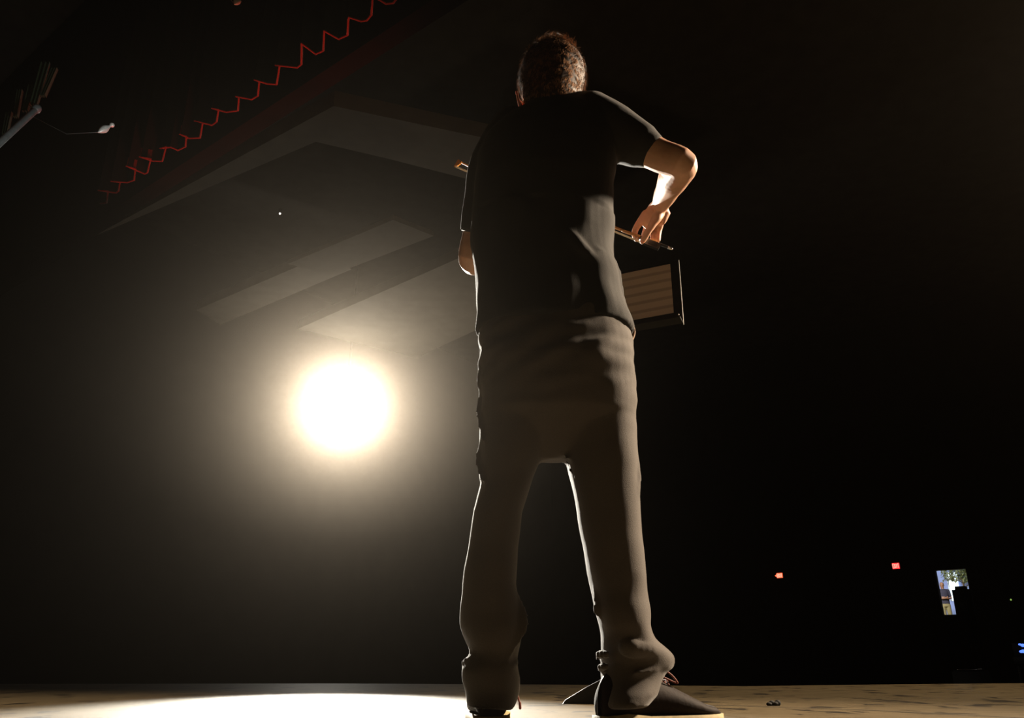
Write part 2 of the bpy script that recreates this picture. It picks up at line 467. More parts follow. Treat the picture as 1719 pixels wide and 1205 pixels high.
def mic(px0, py0, px1, py1, wx, wy, label, anchor=None):
    a, b = U(px0, py0, 4.3), U(px1, py1, 4.35)
    t = thing('hanging_microphone', label, 'microphone', a)
    bm = bmesh.new(); pts = [a.lerp(b, k / 6) for k in range(7)]
    tube(bm, pts, [.004, .014, .021, .024, .022, .014, .008], 12); mesh_obj('capsule', bm, M['pale'], t)
    bm = bmesh.new(); ball(bm, b + (b - a).normalized() * .022, (.016, .016, .016)); mesh_obj('end_cap', bm, M['pale'], t)
    bm = bmesh.new(); c = U(wx, wy, 4.25); tube(bm, [a, a.lerp(c, .5), c, anchor if anchor is not None else c + Vector((0, 0, .5))], .0010, 6); mesh_obj('cable', bm, M['grey'], t)
    settle(t)
    return a, b
m1 = mic(165, 222, 184, 212, 112, 225, 'small bright metal capsule on a thin cable, hanging near the slanted batten', U(50, 193, 4.46))
m2 = mic(394, 7, 403, -3, 360, -30, 'small bright metal capsule cut off by the top edge of the photo')
spot('batten_fill', (-1.0, 3.4, 2.2), U(115, 208, 4.3), 60, (.92, 1, .97), 44, .6, .05)  # added lamp to brighten the batten and the capsules
t = thing('pin_light', 'tiny white point of light on the hall ceiling, above the glare', 'light', UZ(470, 358.5, 6.9))
bm = bmesh.new(); ball(bm, (0, 0, 0), (.016, .016, .016)); mesh_obj('bulb', bm, M['warmled'], t)
bm = bmesh.new(); lathe(bm, [(.03, .01), (.03, .08), (.01, .09)], 12); mesh_obj('socket', bm, M['dull'], t)

# ------------------------------------------------------------------ the player
def band(rows, e=2.15, n=40, tilt=None):
    """rows (py, left px, right px, Y, ry) -> rings"""
    out = []
    for r in rows:
        py, l, rr, Y, ry = r[:5]
        p, q = U(l, py, Y), U(rr, py, Y)
        out.append(ell(((p.x + q.x) / 2, Y, (p.z + q.z) / 2), abs(q.x - p.x) / 2, ry, n, e))
    return out
def resample(rows, k=4):
    out = []
    for a, b in zip(rows, rows[1:]):
        for i in range(k):
            t = i / k; out.append(tuple(x + (y - x) * t for x, y in zip(a, b)))
    out.append(rows[-1]); return out
def nz(p, s, sx=1, sy=1, sz=1, o=0): return noise.noise(Vector((p.x * s * sx + o, p.y * s * sy - o, p.z * s * sz + 2 * o)))

person = thing('person', 'person in dark shirt and grey trousers seen from behind, with a bow at the hip', 'person', (.12, 1.8, 0))

LEG_L = [(700, 806, 945, 1.80, .105), (725, 805, 936, 1.80, .10), (760, 805, 912, 1.80, .095), (800, 803, 893, 1.80, .088), (812, 806, 889, 1.8, .087), (860, 794, 875, 1.80, .085), (920, 785, 868, 1.80, .082),
         (980, 776, 868, 1.80, .082), (1020, 775, 877, 1.80, .082), (1050, 776, 881, 1.80, .083), (1080, 783, 876, 1.80, .08), (1098, 788, 871, 1.80, .075), (1110, 779, 869, 1.80, .078),
         (1122, 775, 870, 1.80, .082), (1140, 776, 873, 1.80, .08), (1160, 779, 871, 1.80, .075), (1180, 780, 866, 1.795, .078), (1192, 783, 862, 1.79, .082)]
LEG_R = [(700, 925, 1071, 1.80, .105), (725, 930, 1071, 1.80, .10), (755, 945, 1071, 1.80, .095), (800, 955, 1070, 1.80, .09), (860, 968, 1074, 1.80, .086), (930, 980, 1081, 1.80, .082),
         (1000, 995, 1088, 1.80, .08), (1050, 1005, 1091, 1.80, .08), (1075, 1009, 1101, 1.81, .078), (1092, 1011, 1115, 1.82, .082), (1104, 1006, 1125, 1.83, .085), (1116, 1010, 1126, 1.83, .085),
         (1128, 1008, 1116, 1.82, .078), (1145, 1009, 1110, 1.81, .080), (1165, 1012, 1102, 1.80, .085), (1186, 1014, 1082, 1.79, .085)]
PELV = [(500, 806, 1046, 1.80, .115), (540, 804, 1052, 1.79, .12), (580, 805, 1061, 1.785, .128), (620, 806, 1067, 1.78, .135), (660, 805, 1070, 1.785, .13), (700, 805, 1072, 1.79, .12), (728, 808, 1070, 1.80, .10), (752, 862, 1046, 1.80, .07), (774, 903, 950, 1.80, .03)]
bm = bmesh.new()
for R in (LEG_L, LEG_R, PELV): loft(bm, band(R, 2.2))
# folds standing off the trouser legs
def fold(pts, r, Y=1.76, flat=.6):
    p = [U(x, y, Y + dy) for x, y, dy in pts]
    P, Rr = spline(p, [r * .4] + [r] * (len(p) - 2) + [r * .4], 4); tube(bm, P, Rr, 10, flat)
fold([(1065, 640, .02), (1062, 700, 0), (1040, 760, -.02), (1025, 820, -.03)], .012)
fold([(1068, 740, .02), (1066, 820, 0), (1050, 900, -.01)], .013)
fold([(1010, 540, .0), (1030, 580, -.02), (1055, 640, .0)], .012)
fold([(1000, 600, -.05), (960, 640, -.06), (930, 690, -.05)], .010)
fold([(1084, 1000, .03), (1075, 1050, .0), (1052, 1086, -.03), (1090, 1094, -.01), (1118, 1112, .04)], .014)
fold([(1118, 1110, .05), (1100, 1124, .0), (1065, 1128, -.03)], .012)
fold([(872, 1000, .02), (878, 1045, 0), (858, 1100, -.02)], .014)
fold([(872, 1110, .02), (858, 1118, -.01), (850, 1110, -.03)], .010)
fold([(786, 1092, .03), (790, 1101, .01), (799, 1104, -.01)], .006)
fold([(776, 1120, .05), (779, 1108, .03), (789, 1104, 0), (802, 1106, -.03)], .008)
fold([(777, 1118, .02), (785, 1126, -.01), (794, 1130, -.03)], .006)
fold([(1003, 1103, .02), (1010, 1098, .0), (1020, 1098, -.03)], .007)
fold([(1006, 1128, .03), (1012, 1120, .0), (1022, 1117, -.03)], .009)
fold([(806, 640, .02), (802, 690, .01), (808, 742, -.03)], .007)
fold([(806, 742, .02), (800, 775, .01), (809, 815, -.04)], .007)
fold([(803, 590, .02), (808, 615, 0), (800, 650, .0)], .006)
fold([(945, 752, .02), (956, 785, -.03), (972, 810, -.05)], .006)
fold([(994, 990, .02), (1000, 1015, .0), (1003, 1050, .0)], .006)
def dis_t(p, n):
    z = p.z
    a = .007 * nz(p, 5, 1.6, 1.6, .8, 3) + .003 * nz(p, 16, 1, 1, .8, 8)
    low = max(0, min(1, (.42 - z) / .25)); hip = max(0, min(1, 1 - abs(z - .82) / .25))
    a += low * .010 * nz(p + Vector((p.z * .2, 0, 0)), 9, .7, .7, 1.8, 5)
    a += hip * .010 * nz(Vector((p.x + p.z * .7, p.y, p.z - p.x * .4)), 13, .8, .8, 2, 9)
    return p + n * a
remeshed('trousers', bm, .006, M['trousers'], person, 3, dis_t, label='warm grey cloth trousers bunched at the ankles')

TORSO = [(178, 893, 985, 1.86, .072), (187, 878, 1000, 1.855, .082), (200, 864, 1018, 1.845, .095), (218, 836, 1042, 1.83, .105), (240, 812, 1043, 1.82, .112), (270, 799, 1037, 1.81, .118),
         (310, 794, 1031, 1.80, .122), (360, 791, 1030, 1.80, .123), (410, 792, 1030, 1.80, .122), (445, 796, 1034, 1.80, .122), (480, 799, 1043, 1.80, .125), (515, 800, 1049, 1.80, .13), (560, 801, 1060, 1.80, .133)]
bm = bmesh.new()
loft(bm, band(TORSO, 2.3))
# arms: joints
SR, ER, WR = U(1030, 222, 1.81), U(1141, 278, 1.78), U(1109, 343, 2.055)
SL, EL, WL = U(822, 268, 1.83), U(797, 434, 1.95), Vector((-.005, 2.285, 1.375))
def lerp3(a, b, t): return a.lerp(b, t)
hemR = SR.lerp(ER, .42)
tube(bm, [U(985, 196, 1.84), SR, SR.lerp(ER, .25), hemR], [.075, .076, .068, .062], 24)
tube(bm, [SR.lerp(ER, .3), SR.lerp(ER, .47)], [.063, .060], 24, round_ends=False)
P, R_ = spline([U(872, 215, 1.85), U(829, 278, 1.83), U(815, 335, 1.86), U(806, 392, 1.90)], [.075, .067, .060, .056], 4)
tube(bm, P, R_, 24, round_ends=False)
def folds(pts, r, Y=1.70, flat=.55):
    p = [U(x, y, Y + dy) for x, y, dy in pts]
    P, Rr = spline(p, [r * .4] + [r] * (len(p) - 2) + [r * .4], 4); tube(bm, P, Rr, 10, flat)
folds([(925, 345, 0), (950, 390, -.005), (985, 430, 0), (1035, 490, .06)], .018, 1.693)
folds([(1028, 420, .07), (1036, 460, .06), (1050, 515, .07)], .014)
folds([(935, 470, -.01), (985, 480, 0), (1045, 515, .07)], .016)
folds([(960, 395, -.005), (1000, 420, .01), (1030, 425, .05)], .011)
folds([(900, 420, -.01), (930, 450, -.01), (990, 460, .0)], .010)
#folds([(1000, 165, .08), (1050, 195, .08), (1085, 215, .12)], .008, 1.70)
#folds([(1005, 190, .06), (1045, 205, .06), (1075, 220, .1)], .007, 1.70)
def dis_s(p, n):
    a = .006 * nz(p, 5, 1, 1, 1, 1) + .0016 * nz(Vector((p.x - p.z * .6, p.y, p.z + p.x * .6)), 14, .8, .8, 1.3, 4)
    if p.z < 1.2: a += .009 * nz(p, 12, 1.6, 1, .8, 2)
    return p + n * a
remeshed('shirt', bm, .006, M['shirt'], person, 3, dis_s, label='charcoal short-sleeved shirt worn loose')

# pocket edge / cloth at the right hip
bm = bmesh.new()
P = spline([U(1047, 528, 1.84), U(1058, 536, 1.86), U(1064.5, 556, 1.87), U(1060, 572, 1.86), U(1050, 588, 1.84)], None, 5)
tube(bm, P, .0035, 8)
inner = [p + Vector((-.03, -.0, 0)) for p in P]
vs0 = [bm.verts.new(p) for p in P]; vs1 = [bm.verts.new(p) for p in inner]
for i in range(len(P) - 1): bm.faces.new((vs0[i], vs0[i + 1], vs1[i + 1], vs1[i]))
mesh_obj('pocket', bm, M['pocket'], person, label='brown pocket edge standing off the right hip')

# body: head, neck, trunk, arms and hands in one skin
bm = bmesh.new()
HC = U(926, 160, 1.865)                 # head centre
HM = Matrix.Translation(HC) @ Euler((radians(-12), radians(3), radians(4))).to_matrix().to_4x4()
HS = 1.06
def hd(p): return HM @ (Vector((p[0] * 1.02, p[1], p[2] * 1.12)) * HS)
def unhd(p):
    l = HM.inverted() @ p / HS; return Vector((l.x / 1.02, l.y, l.z / 1.12))
hr = []
for z, rx, ryb, ryf in ((-.115, .030, .0, .075), (-.10, .046, .05, .085), (-.08, .060, .080, .089), (-.055, .068, .092, .090), (-.025, .073, .098, .088), (0, .073, .098, .087), (.03, .076, .102, .090), (.06, .078, .100, .092), (.085, .073, .092, .084), (.105, .058, .074, .068), (.117, .034, .046, .040), (.121, .008, .012, .01)):
    ring = []
    for i in range(32):
        t = 2 * pi * i / 32; s = sin(t)
        ring.append(hd((rx * cos(t), (ryf if s > 0 else ryb) * s, z)))
    hr.append(ring)
loft(bm, hr)
def hball(c, s, rx=0, ry=0, rz=0):
    ball(bm, hd(c), [k * HS for k in s], HM.to_3x3() @ Euler((rx, ry, rz)).to_matrix())
hball((0, .094, -.018), (.013, .020, .022), .5); hball((0, .100, -.032), (.017, .012, .010))       # nose
hball((0, .083, -.066), (.024, .010, .006)); hball((0, .081, -.074), (.020, .010, .006)); hball((0, .078, -.103), (.022, .014, .014))  # lips, chin
for s in (-1, 1):
    hball((.030 * s, .078, .022), (.024, .012, .007))
    hball((.052 * s, .058, -.02), (.020, .022, .016))
# ears: a thin shell with a rolled rim and a lobe
for s in (-1, 1):
    hball((.082 * s, .000, -.045), (.0050, .019, .031), 0.1, radians(14) * s, radians(22) * s)
    rim = spline([hd((s * (x - .005), y, z - .023)) for x, y, z in ((.078, .014, -.005), (.091, .012, .010), (.097, -.006, .014), (.099, -.020, .0), (.095, -.019, -.022), (.088, -.010, -.042), (.080, .004, -.052), (.076, .012, -.04))], None, 4)
    tube(bm, rim, .0040, 8)
# neck and trunk
NB = Vector((.115, 1.86, 1.47))
tube(bm, spline([hd((0, -.012, -.03)), hd((0, -.02, -.10)), NB + Vector((0, 0, .02)), NB - Vector((0, 0, .08))], None, 4), [.058] * 13, 24)
body_rows = [(r[0] + (18 if i == 0 else 6), r[1] + 14, r[2] - 14, r[3], r[4] - .02) for i, r in enumerate(TORSO[1:])] + [(r[0], r[1] + 16, r[2] - 16, r[3], r[4] - .02) for r in PELV[1:-2]]
loft(bm, band(body_rows, 2.2))
for R in (LEG_L, LEG_R):
    rr = [r for r in R if r[0] < 1000]
    loft(bm, band([(r[0], r[1] + 18, r[2] - 18, r[3], r[4] - .022) for r in rr] + [(1100, (rr[-1][1] + rr[-1][2]) / 2 - 28 + (8 if R is LEG_L else 20), (rr[-1][1] + rr[-1][2]) / 2 + 28 + (8 if R is LEG_L else 20), 1.81, .035)], 2))
def arm(S, E, Wp, r, bulge):
    mid = S.lerp(E, .5); fm = E.lerp(Wp, .3)
    pts = [S, S.lerp(E, .35), S.lerp(E, .72), E + bulge, E.lerp(Wp, .28) + bulge * .3, E.lerp(Wp, .65), Wp]
    P, Rr = spline(pts, r, 5); tube(bm, P, Rr, 20)
arm(SR, ER, WR, [.052, .049, .044, .041, .043, .034, .026], Vector((.004, -.006, 0)))
arm(SL, EL, WL, [.052, .047, .043, .041, .043, .034, .026], Vector((-.004, -.004, -.004)))
# right hand, palm to the camera, closed on the bow
def Z(x, y, Y): return U(1000 + x / 8.606, 320 + y / 8.606, Y - .03)
P, Rr = spline([WR, Z(900, 260, 2.12), Z(850, 370, 2.135), Z(800, 440, 2.14)], [.026, .030, .034, .030], 4)
tube(bm, P, Rr, 20, .55, side=(1, 0, -.3))
tube(bm, [Z(960, 250, 2.11), Z(985, 330, 2.115), Z(960, 430, 2.12)], [.016, .020, .014], 14)      # heel of the hand
def finger(pts, r):
    P, Rr = spline(pts, r, 4); tube(bm, P, Rr, 14)
finger([Z(720, 330, 2.14), Z(655, 430, 2.15), Z(575, 560, 2.16), Z(565, 650, 2.15), Z(590, 705, 2.135)], [.012, .0115, .0100, .0090, .0080])            # index
finger([Z(800, 390, 2.15), Z(755, 500, 2.165), Z(712, 610, 2.172), Z(700, 690, 2.155), Z(715, 730, 2.145)], [.012, .0110, .0095, .0085, .0080])        # middle
finger([Z(880, 400, 2.145), Z(850, 500, 2.165), Z(830, 600, 2.17), Z(822, 680, 2.155), Z(822, 715, 2.145)], [.0115, .0100, .0090, .0080, .0075])     # ring
finger([Z(960, 400, 2.135), Z(935, 500, 2.15), Z(912, 600, 2.155), Z(905, 680, 2.145), Z(905, 715, 2.14)], [.0105, .0095, .0085, .0075, .0070])     # little
finger([Z(930, 300, 2.105), Z(880, 390, 2.095), Z(825, 480, 2.095), Z(755, 590, 2.10), Z(705, 680, 2.108), Z(672, 735, 2.112)], [.017, .0165, .0125, .0105, .0100, .0082])   # thumb
# left hand round the violin neck
VN = Vector((.035, 2.34, 1.435))         # neck of the violin where it is held
ax = Vector((0, 0, 1))
tube(bm, spline([WL, WL + Vector((.004, .02, .03)), VN + Vector((-.035, -.005, -.012))], None, 4), [.026] * 4 + [.03] * 5, 16, .55, side=(0, 1, 0))
for k in range(4):
    y = 2.315 + k * .021; L = (.9, 1, .95, .8)[k]
    b0 = Vector((-.005, y, 1.42)); 
    finger([b0, b0 + Vector((-.012 * L, 0, .028 * L)), b0 + Vector((.008, .002, .050 * L)), b0 + Vector((.032, .002, .040 * L))], [.0105, .0095, .0085, .0075])
finger([Vector((-.005, 2.305, 1.40)), Vector((.03, 2.295, 1.392)), Vector((.066, 2.30, 1.410)), Vector((.078, 2.305, 1.438))], [.015, .012, .0105, .009])
body = remeshed('body', bm, .0034, M['skin'], person, 2)

# eyes, laid into the face
for s in (-1, 1):
    bm = bmesh.new(); ball(bm, hd((.031 * s, .080, .006)), (.011, .011, .011)); mesh_obj('eye', bm, M['eye'], person)

# hair: a close cap and short strands
HI = HM.inverted()
def in_hair(l):
    if l.z < -.125 or abs(l.x) > .0815 and l.z < -.01: return False
    if l.y > .045: zl = .062 + (.02 if l.y > .07 else 0)
    elif l.y > .018: zl = .02
    elif l.y > -.015: zl = -.005
    elif l.y > -.04: zl = -.075
    else: zl = -.12
    return l.z > zl
bm = bmesh.new()
me = body.data
loc = [unhd(v.co) for v in me.vertices]
ok = [(abs(l.x) < .12 and abs(l.y) < .13 and l.z > -.13 and in_hair(l)) for l in loc]
idx = {}
def hv(i):
    if i not in idx:
        v = me.vertices[i]; l = loc[i]
        th = .007 + .010 * max(0, min(1, (l.z - .02) / .08)) + .0012 * noise.noise(v.co * 60)
        idx[i] = bm.verts.new(v.co + v.normal * th)
    return idx[i]
faces = []
for p in me.polygons:
    if all(ok[i] for i in p.vertices):
        bm.faces.new([hv(i) for i in p.vertices]); faces.append(p)
rnd = random.Random(3)
for k in range(34000):
    p = faces[rnd.randrange(len(faces))]
    c = me.vertices[p.vertices[0]].co.lerp(me.vertices[p.vertices[2]].co, rnd.random())
    l = unhd(c); n = p.normal
    if noise.noise(c * 75) < -.06 or noise.noise(c * 170 + Vector((5, 1, 2))) < -.12: continue
    top = max(0, min(1, (l.z - .03) / .08))
    down = HM.to_3x3() @ Vector((rnd.uniform(-.25, .25), .9 * top * (1 if l.y > -.05 else -.4) + rnd.uniform(-.25, .25), -1 + 1.3 * top))
    d = (down - n * down.dot(n)).normalized()
    th = .006 + .010 * top
    L = rnd.uniform(.012, .022) * (1 + .9 * top)
    s = n.cross(d).normalized() * rnd.uniform(.0004, .0008)
    p0 = c + n * (th * .7); lift = 0.28 + .6 * top * rnd.random() + .35 * rnd.random()
    p1 = p0 + d * L * .5 + n * L * lift * .5; p2 = p0 + d * L + n * L * lift * .55
    a = [bm.verts.new(q) for q in (p0 - s, p0 + s, p1 + s * .8, p1 - s * .8, p2)]
    for f_ in (bm.faces.new((a[0], a[1], a[2], a[3])), bm.faces.new((a[3], a[2], a[4]))): f_.material_index = 1
ho = mesh_obj('hair', bm, M['hair'], person, label='short brown hair, cropped at the nape')
ho.data.materials.append(M['strand'])

# shoes
def shoe(loc, ang, label, lace_side):
    Mx = Matrix.Translation(Vector(loc)) @ Matrix.Rotation(ang, 4, 'Z')
    def T(x, y, z): return Mx @ Vector((x, y, z))
    # sections from heel (y=-.07) to toe (y=.23): y, half width, top height
    sec = [(-.072, .018, .055), (-.068, .028, .085), (-.055, .034, .105), (-.03, .036, .112), (0, .036, .112), (.03, .037, .112), (.06, .040, .102), (.09, .044, .088), (.12, .047, .073), (.15, .047, .060), (.18, .043, .047), (.205, .034, .042), (.222, .020, .034), (.228, .008, .028)]
    rings = []
    for y, w, h in sec:
        r = []
        for i in range(28):
            t = 2 * pi * i / 28
            x = math.copysign(abs(cos(t)) ** .85, cos(t)) * w
            s = sin(t)
            z = .020 + (h - .020) * ((1 + math.copysign(abs(s) ** .8, s)) / 2)
            if s > 0: x *= 1 - .35 * s * (1 if h > .08 else .4)
            r.append(T(x, y, z))
        rings.append(r)
    bm = bmesh.new(); loft(bm, rings); bmesh.ops.recalc_face_normals(bm, faces=bm.faces[:])
    up = mesh_obj('shoe', bm, M['leather'], person, label=label)
    bm = bmesh.new()
    outl = []
    for y, w, h in sec: outl.append((w + .003, y))
    out = [(x, y) for x, y in outl] + [(-x, y) for x, y in reversed(outl)]
    out = [(x, y - (.004 if y < -.06 else -.004 if y > .2 else 0)) for x, y in out]
    def zt(y): return .026 + .006 * max(0, 1 - abs(y + .03) / .06)
    a = [bm.verts.new(T(x * .96, y, .0)) for x, y in out]; m_ = [bm.verts.new(T(x, y, .010)) for x, y in out]; b = [bm.verts.new(T(x, y, zt(y))) for x, y in out]
    bm.faces.new(a); bm.faces.new(list(reversed(b)))
    for lo, hi in ((a, m_), (m_, b)):
        for i in range(len(a)): bm.faces.new((lo[i], lo[(i + 1) % len(a)], hi[(i + 1) % len(a)], hi[i]))
    bmesh.ops.recalc_face_normals(bm, faces=bm.faces[:])
    mesh_obj('sole', bm, M['sole'], up, label='pale crepe sole')
    # seams on the heel
    bm = bmesh.new()
    tube(bm, spline([T(0, -.0745, .03), T(0, -.0745, .06), T(0, -.066, .088), T(0, -.05, .108)], None, 4), .0028, 8)
    mesh_obj('heel_seam', bm, M['leather'], up)
    # laces: crossings, two loops and a free end
    bm = bmesh.new()
    for k in range(4):
        y = .035 + k * .018; z = .112 - k * .0075
        tube(bm, spline([T(-.020, y, z - .006), T(0, y + .006, z + .004), T(.020, y, z - .006)], None, 4), .0024, 6)
    c = (0, .03, .112)
    for s in (-1, 1):
        tube(bm, spline([T(*c), T(s * .020, .05, .122), T(s * .028, .085, .108), T(s * .022, .110, .088), T(s * .014, .090, .096), T(s * .006, .05, .114), T(*c)], None, 5), .0022, 6)
    tube(bm, spline([T(*c), T(.03 * lace_side, .045, .098), T(.055 * lace_side, .05, .075), T(.066 * lace_side, .052, .045)], None, 5), .0020, 6)
    tube(bm, [T(.066 * lace_side, .052, .047), T(.0665 * lace_side, .052, .037)], .0030, 6)
    mesh_obj('laces', bm, M['lace'], up, label='dark red laces')
    return up
fl = U(822, 1226, 1.77); fr = U(1045, 1222, 1.77)
shoe((fl.x, 1.815, 0), radians(4), 'dark leather shoe on the left foot, seen heel-on', 1)
shoe((fr.x + .020, 1.80, 0), radians(-64), 'dark leather shoe turned out to the right', -1)
settle(person)

# ------------------------------------------------------------------ bow and violin
tipP, endP = U(768, 270, 2.16), U(1127, 417.5, 2.095)
bd = (endP - tipP).normalized()
t = thing('violin_bow', 'thin wooden violin bow held at the frog by the right hand', 'bow', endP)
side = Vector((0, 1, 0)); upn = bd.cross(side).normalized()
if upn.z < 0: upn = -upn
L = (endP - tipP).length
def B(u, v, w=0): return tipP + bd * (u * L) + upn * v + side * w
bm = bmesh.new()
pts = [B(k / 14 * .93 + .01, -.010 * 4 * (k / 14) * (1 - k / 14)) for k in range(15)]
tube(bm, pts, [.0026 + .0020 * k / 14 for k in range(15)], 10)
mesh_obj('stick', bm, M['bowwood'], t)
bm = bmesh.new(); prism(bm, [B(0, .004, -.004), B(.022, .002, -.004), B(.014, -.020, -.004), B(.002, -.024, -.004)], side * .008); mesh_obj('head', bm, M['bowwood'], t, False)
bm = bmesh.new()
prism(bm, [B(.865, -.001, -.006), B(.955, -.001, -.006), B(.955, -.021, -.006), B(.885, -.021, -.006), B(.868, -.012, -.006)], side * .012)
fg = mesh_obj('frog', bm, M['black'], t, False)
bm = bmesh.new(); prism(bm, [B(.905, -.006, -.0072), B(.945, -.006, -.0072), B(.945, -.016, -.0072), B(.905, -.016, -.0072)], side * .0144); mesh_obj('slide', bm, M['stand'], fg, False)
bm = bmesh.new(); tube(bm, [B(.95, 0), B(.985, 0)], .0042, 10); mesh_obj('screw', bm, M['black'], t)
bm = bmesh.new(); tube(bm, [B(.987, 0), B(1.0, 0)], .0045, 10); mesh_obj('screw_tip', bm, M['silver'], t)
bm = bmesh.new(); tube(bm, [B(.79, -.006), B(.865, -.003)], .0048, 10); mesh_obj('grip', bm, M['bowwood'], t)
bm = bmesh.new(); prism(bm, [B(.008, -.0215, -.005), B(.885, -.0185, -.005), B(.885, -.0195, -.005), B(.008, -.0228, -.005)], side * .010); mesh_obj('bow_hair', bm, M['horse'], t, False)
settle(t)

# violin, held under the chin in front of the player
roll = math.atan2(-bd.z, bd.x)          # strings lie level with the bow
vt = thing('violin', 'violin held under the chin, hidden from view in front of the player', 'violin')
VM = Matrix.Translation(Vector((.045, 2.13, 1.405))) @ Matrix.Rotation(roll, 4, 'Y') @ Matrix.Rotation(radians(2), 4, 'X')
vt.matrix_world = VM                    # local: +y towards the scroll, z out of the top
half = [(-.205, .0), (-.203, .035), (-.19, .07), (-.165, .095), (-.13, .104), (-.09, .096), (-.065, .075), (-.05, .080), (-.03, .060), (0, .055), (.03, .060), (.045, .074), (.06, .070), (.085, .080), (.11, .083), (.135, .076), (.15, .05), (.156, .022), (.157, 0)]
outl = [(x, y) for y, x in half] + [(-x, y) for y, x in reversed(half[1:-1])]
def plate(z0, z1, arch, name, m):
    bm = bmesh.new(); n = len(outl)
    rr = []
    for s, k in ((1, 0), (.93, .25), (.75, .6), (.5, .85), (.25, .97), (.02, 1)):
        rr.append([Vector((x * s, (y + .02) * s - .02, z1 + arch * k)) for x, y in outl])
    loft(bm, [[Vector((x, y, z0)) for x, y in outl]] + rr)
    bmesh.ops.recalc_face_normals(bm, faces=bm.faces[:])
    return mesh_obj(name, bm, m, vt)
plate(.015, .018, .012, 'top_plate', M['violin']); plate(-.015, -.018, -.012, 'back_plate', M['violin'])
bm = bmesh.new(); loft(bm, [[Vector((x * .97, y * .98, z)) for x, y in outl] for z in (-.016, .016)]); bmesh.ops.recalc_face_normals(bm, faces=bm.faces[:]); mesh_obj('ribs', bm, M['violin'], vt)
bm = bmesh.new(); tube(bm, [(0, .15, .014), (0, .22, .016), (0, .275, .018)], [.013, .011, .010], 12); mesh_obj('neck', bm, M['violin'], vt)
bm = bmesh.new(); prism(bm, [(-.020, .02, .034), (.020, .02, .034), (.012, .275, .027), (-.012, .275, .027)], (0, 0, .006)); mesh_obj('fingerboard', bm, M['black'], vt, False)
bm = bmesh.new()
tube(bm, [(0, .27, .018), (0, .32, .012), (0, .345, .002)], [.011, .009, .008], 10)
tube(bm, [Vector((0, .345 + .016 * (1 - k / 22) * sin(k * .55), .002 - .012 + .016 * (1 - k / 22) * cos(k * .55))) for k in range(20)], .005, 8)
mesh_obj('scroll', bm, M['violin'], vt)
for k in range(4):
    s = -1 if k < 2 else 1
    bm = bmesh.new(); y = .288 + (k % 2) * .018
    tube(bm, [(0, y, .014), (s * .03, y, .014)], .003, 8); ball(bm, (s * .036, y, .014), (.007, .003, .008)); mesh_obj('peg', bm, M['black'], vt)
bm = bmesh.new(); prism(bm, [(-.02, -.016, .028), (.02, -.016, .028), (.018, -.016, .056), (0, -.016, .062), (-.018, -.016, .056)], (0, .003, 0)); mesh_obj('bridge', bm, M['horse'], vt, False)
bm = bmesh.new(); prism(bm, [(-.010, -.19, .035), (.010, -.19, .035), (.020, -.075, .042), (-.020, -.075, .042)], (0, 0, .006)); mesh_obj('tailpiece', bm, M['black'], vt, False)
bm = bmesh.new(); ball(bm, (-.045, -.165, .036), (.042, .028, .008)); mesh_obj('chin_rest', bm, M['black'], vt)
for k in range(4):
    x = -.015 + k * .01
    bm = bmesh.new(); tube(bm, [(x * .8, -.08, .048), (x, -.0145, .061 - abs(x) * .15), (x * .5, .272, .034)], .0006, 6); mesh_obj('string', bm, M['silver'], vt)

# ------------------------------------------------------------------ music stand with a sheet of music
SY = 2.92
e_top, e_bot = U(1139, 437, SY - .02), U(1147, 541, SY - .06)
ew = .50
hx = Vector((-.906, .42, 0))
t = thing('music_stand', 'black music stand beyond the player, its desk edge at the right hip', 'music stand', (e_bot.x - ew / 2, SY, 0))
dn = (e_bot - e_top)
bm = bmesh.new()
nrm = hx.cross(dn).normalized(); 
if nrm.y < 0: nrm = -nrm
TL, BL = e_top + hx * ew, e_bot + hx * ew
prism(bm, [e_top, TL, BL, e_bot], nrm * .004); mesh_obj('desk', bm, M['stand'], t, False)
bm = bmesh.new(); tube(bm, [e_top, e_bot + dn.normalized() * .01], .0024, 8); mesh_obj('desk_edge', bm, M['edge'], t)
bm = bmesh.new(); prism(bm, [e_bot, e_bot + hx * ew, e_bot + hx * ew - nrm * .05, e_bot - nrm * .05], dn.normalized() * .004); mesh_obj('ledge', bm, M['stand'], t, False)
pc = Vector((e_bot.x - ew / 2 + .02, SY + .02, 0))
pc = Vector((UZ(1035, 1178, 0).x, SY, 0))
bm = bmesh.new(); tube(bm, [pc + Vector((0, 0, .10)), pc + Vector((0, 0, (e_top.z + e_bot.z) / 2 - .1))], .011, 12, round_ends=False)
mesh_obj('pole', bm, M['stand'], t)
bm = bmesh.new(); mc = (e_top + BL) / 2; tube(bm, [pc + Vector((0, 0, mc.z - .12)), mc + nrm * .02], .016, 10); mesh_obj('tilt_bracket', bm, M['stand'], t)
for k in range(3):
    ang = radians((186, 66, -54)[k]); d = Vector((cos(ang), sin(ang), 0)); n = Vector((-d.y, d.x, 0)) * .006
    bm = bmesh.new()
    prof = [(0, .115), (.05, .10), (.13, .06), (.245 if k == 0 else .28, .004), (.245 if k == 0 else .28, 0), (.11, .0), (.05, .02), (0, .03)]
    if k == 0: prof = [(0, .10), (.05, .083), (.12, .05), (.19, .012), (.20, 0), (.05, 0), (0, .012)]
    prism(bm, [pc + d * x + Vector((0, 0, z)) - n for x, z in prof], n * 2)
    mesh_obj('leg', bm, M['stand'], t, False)
bm = bmesh.new(); lathe(bm, [(.018, .02), (.02, .03), (.02, .12), (.012, .13)], 16, Matrix.Translation(pc)); mesh_obj('hub', bm, M['stand'], t)
bm = bmesh.new(); ball(bm, U(1139, 528, SY - .12), (.003, .003, .003)); mesh_obj('rivet', bm, M['silver'], t)
settle(t)
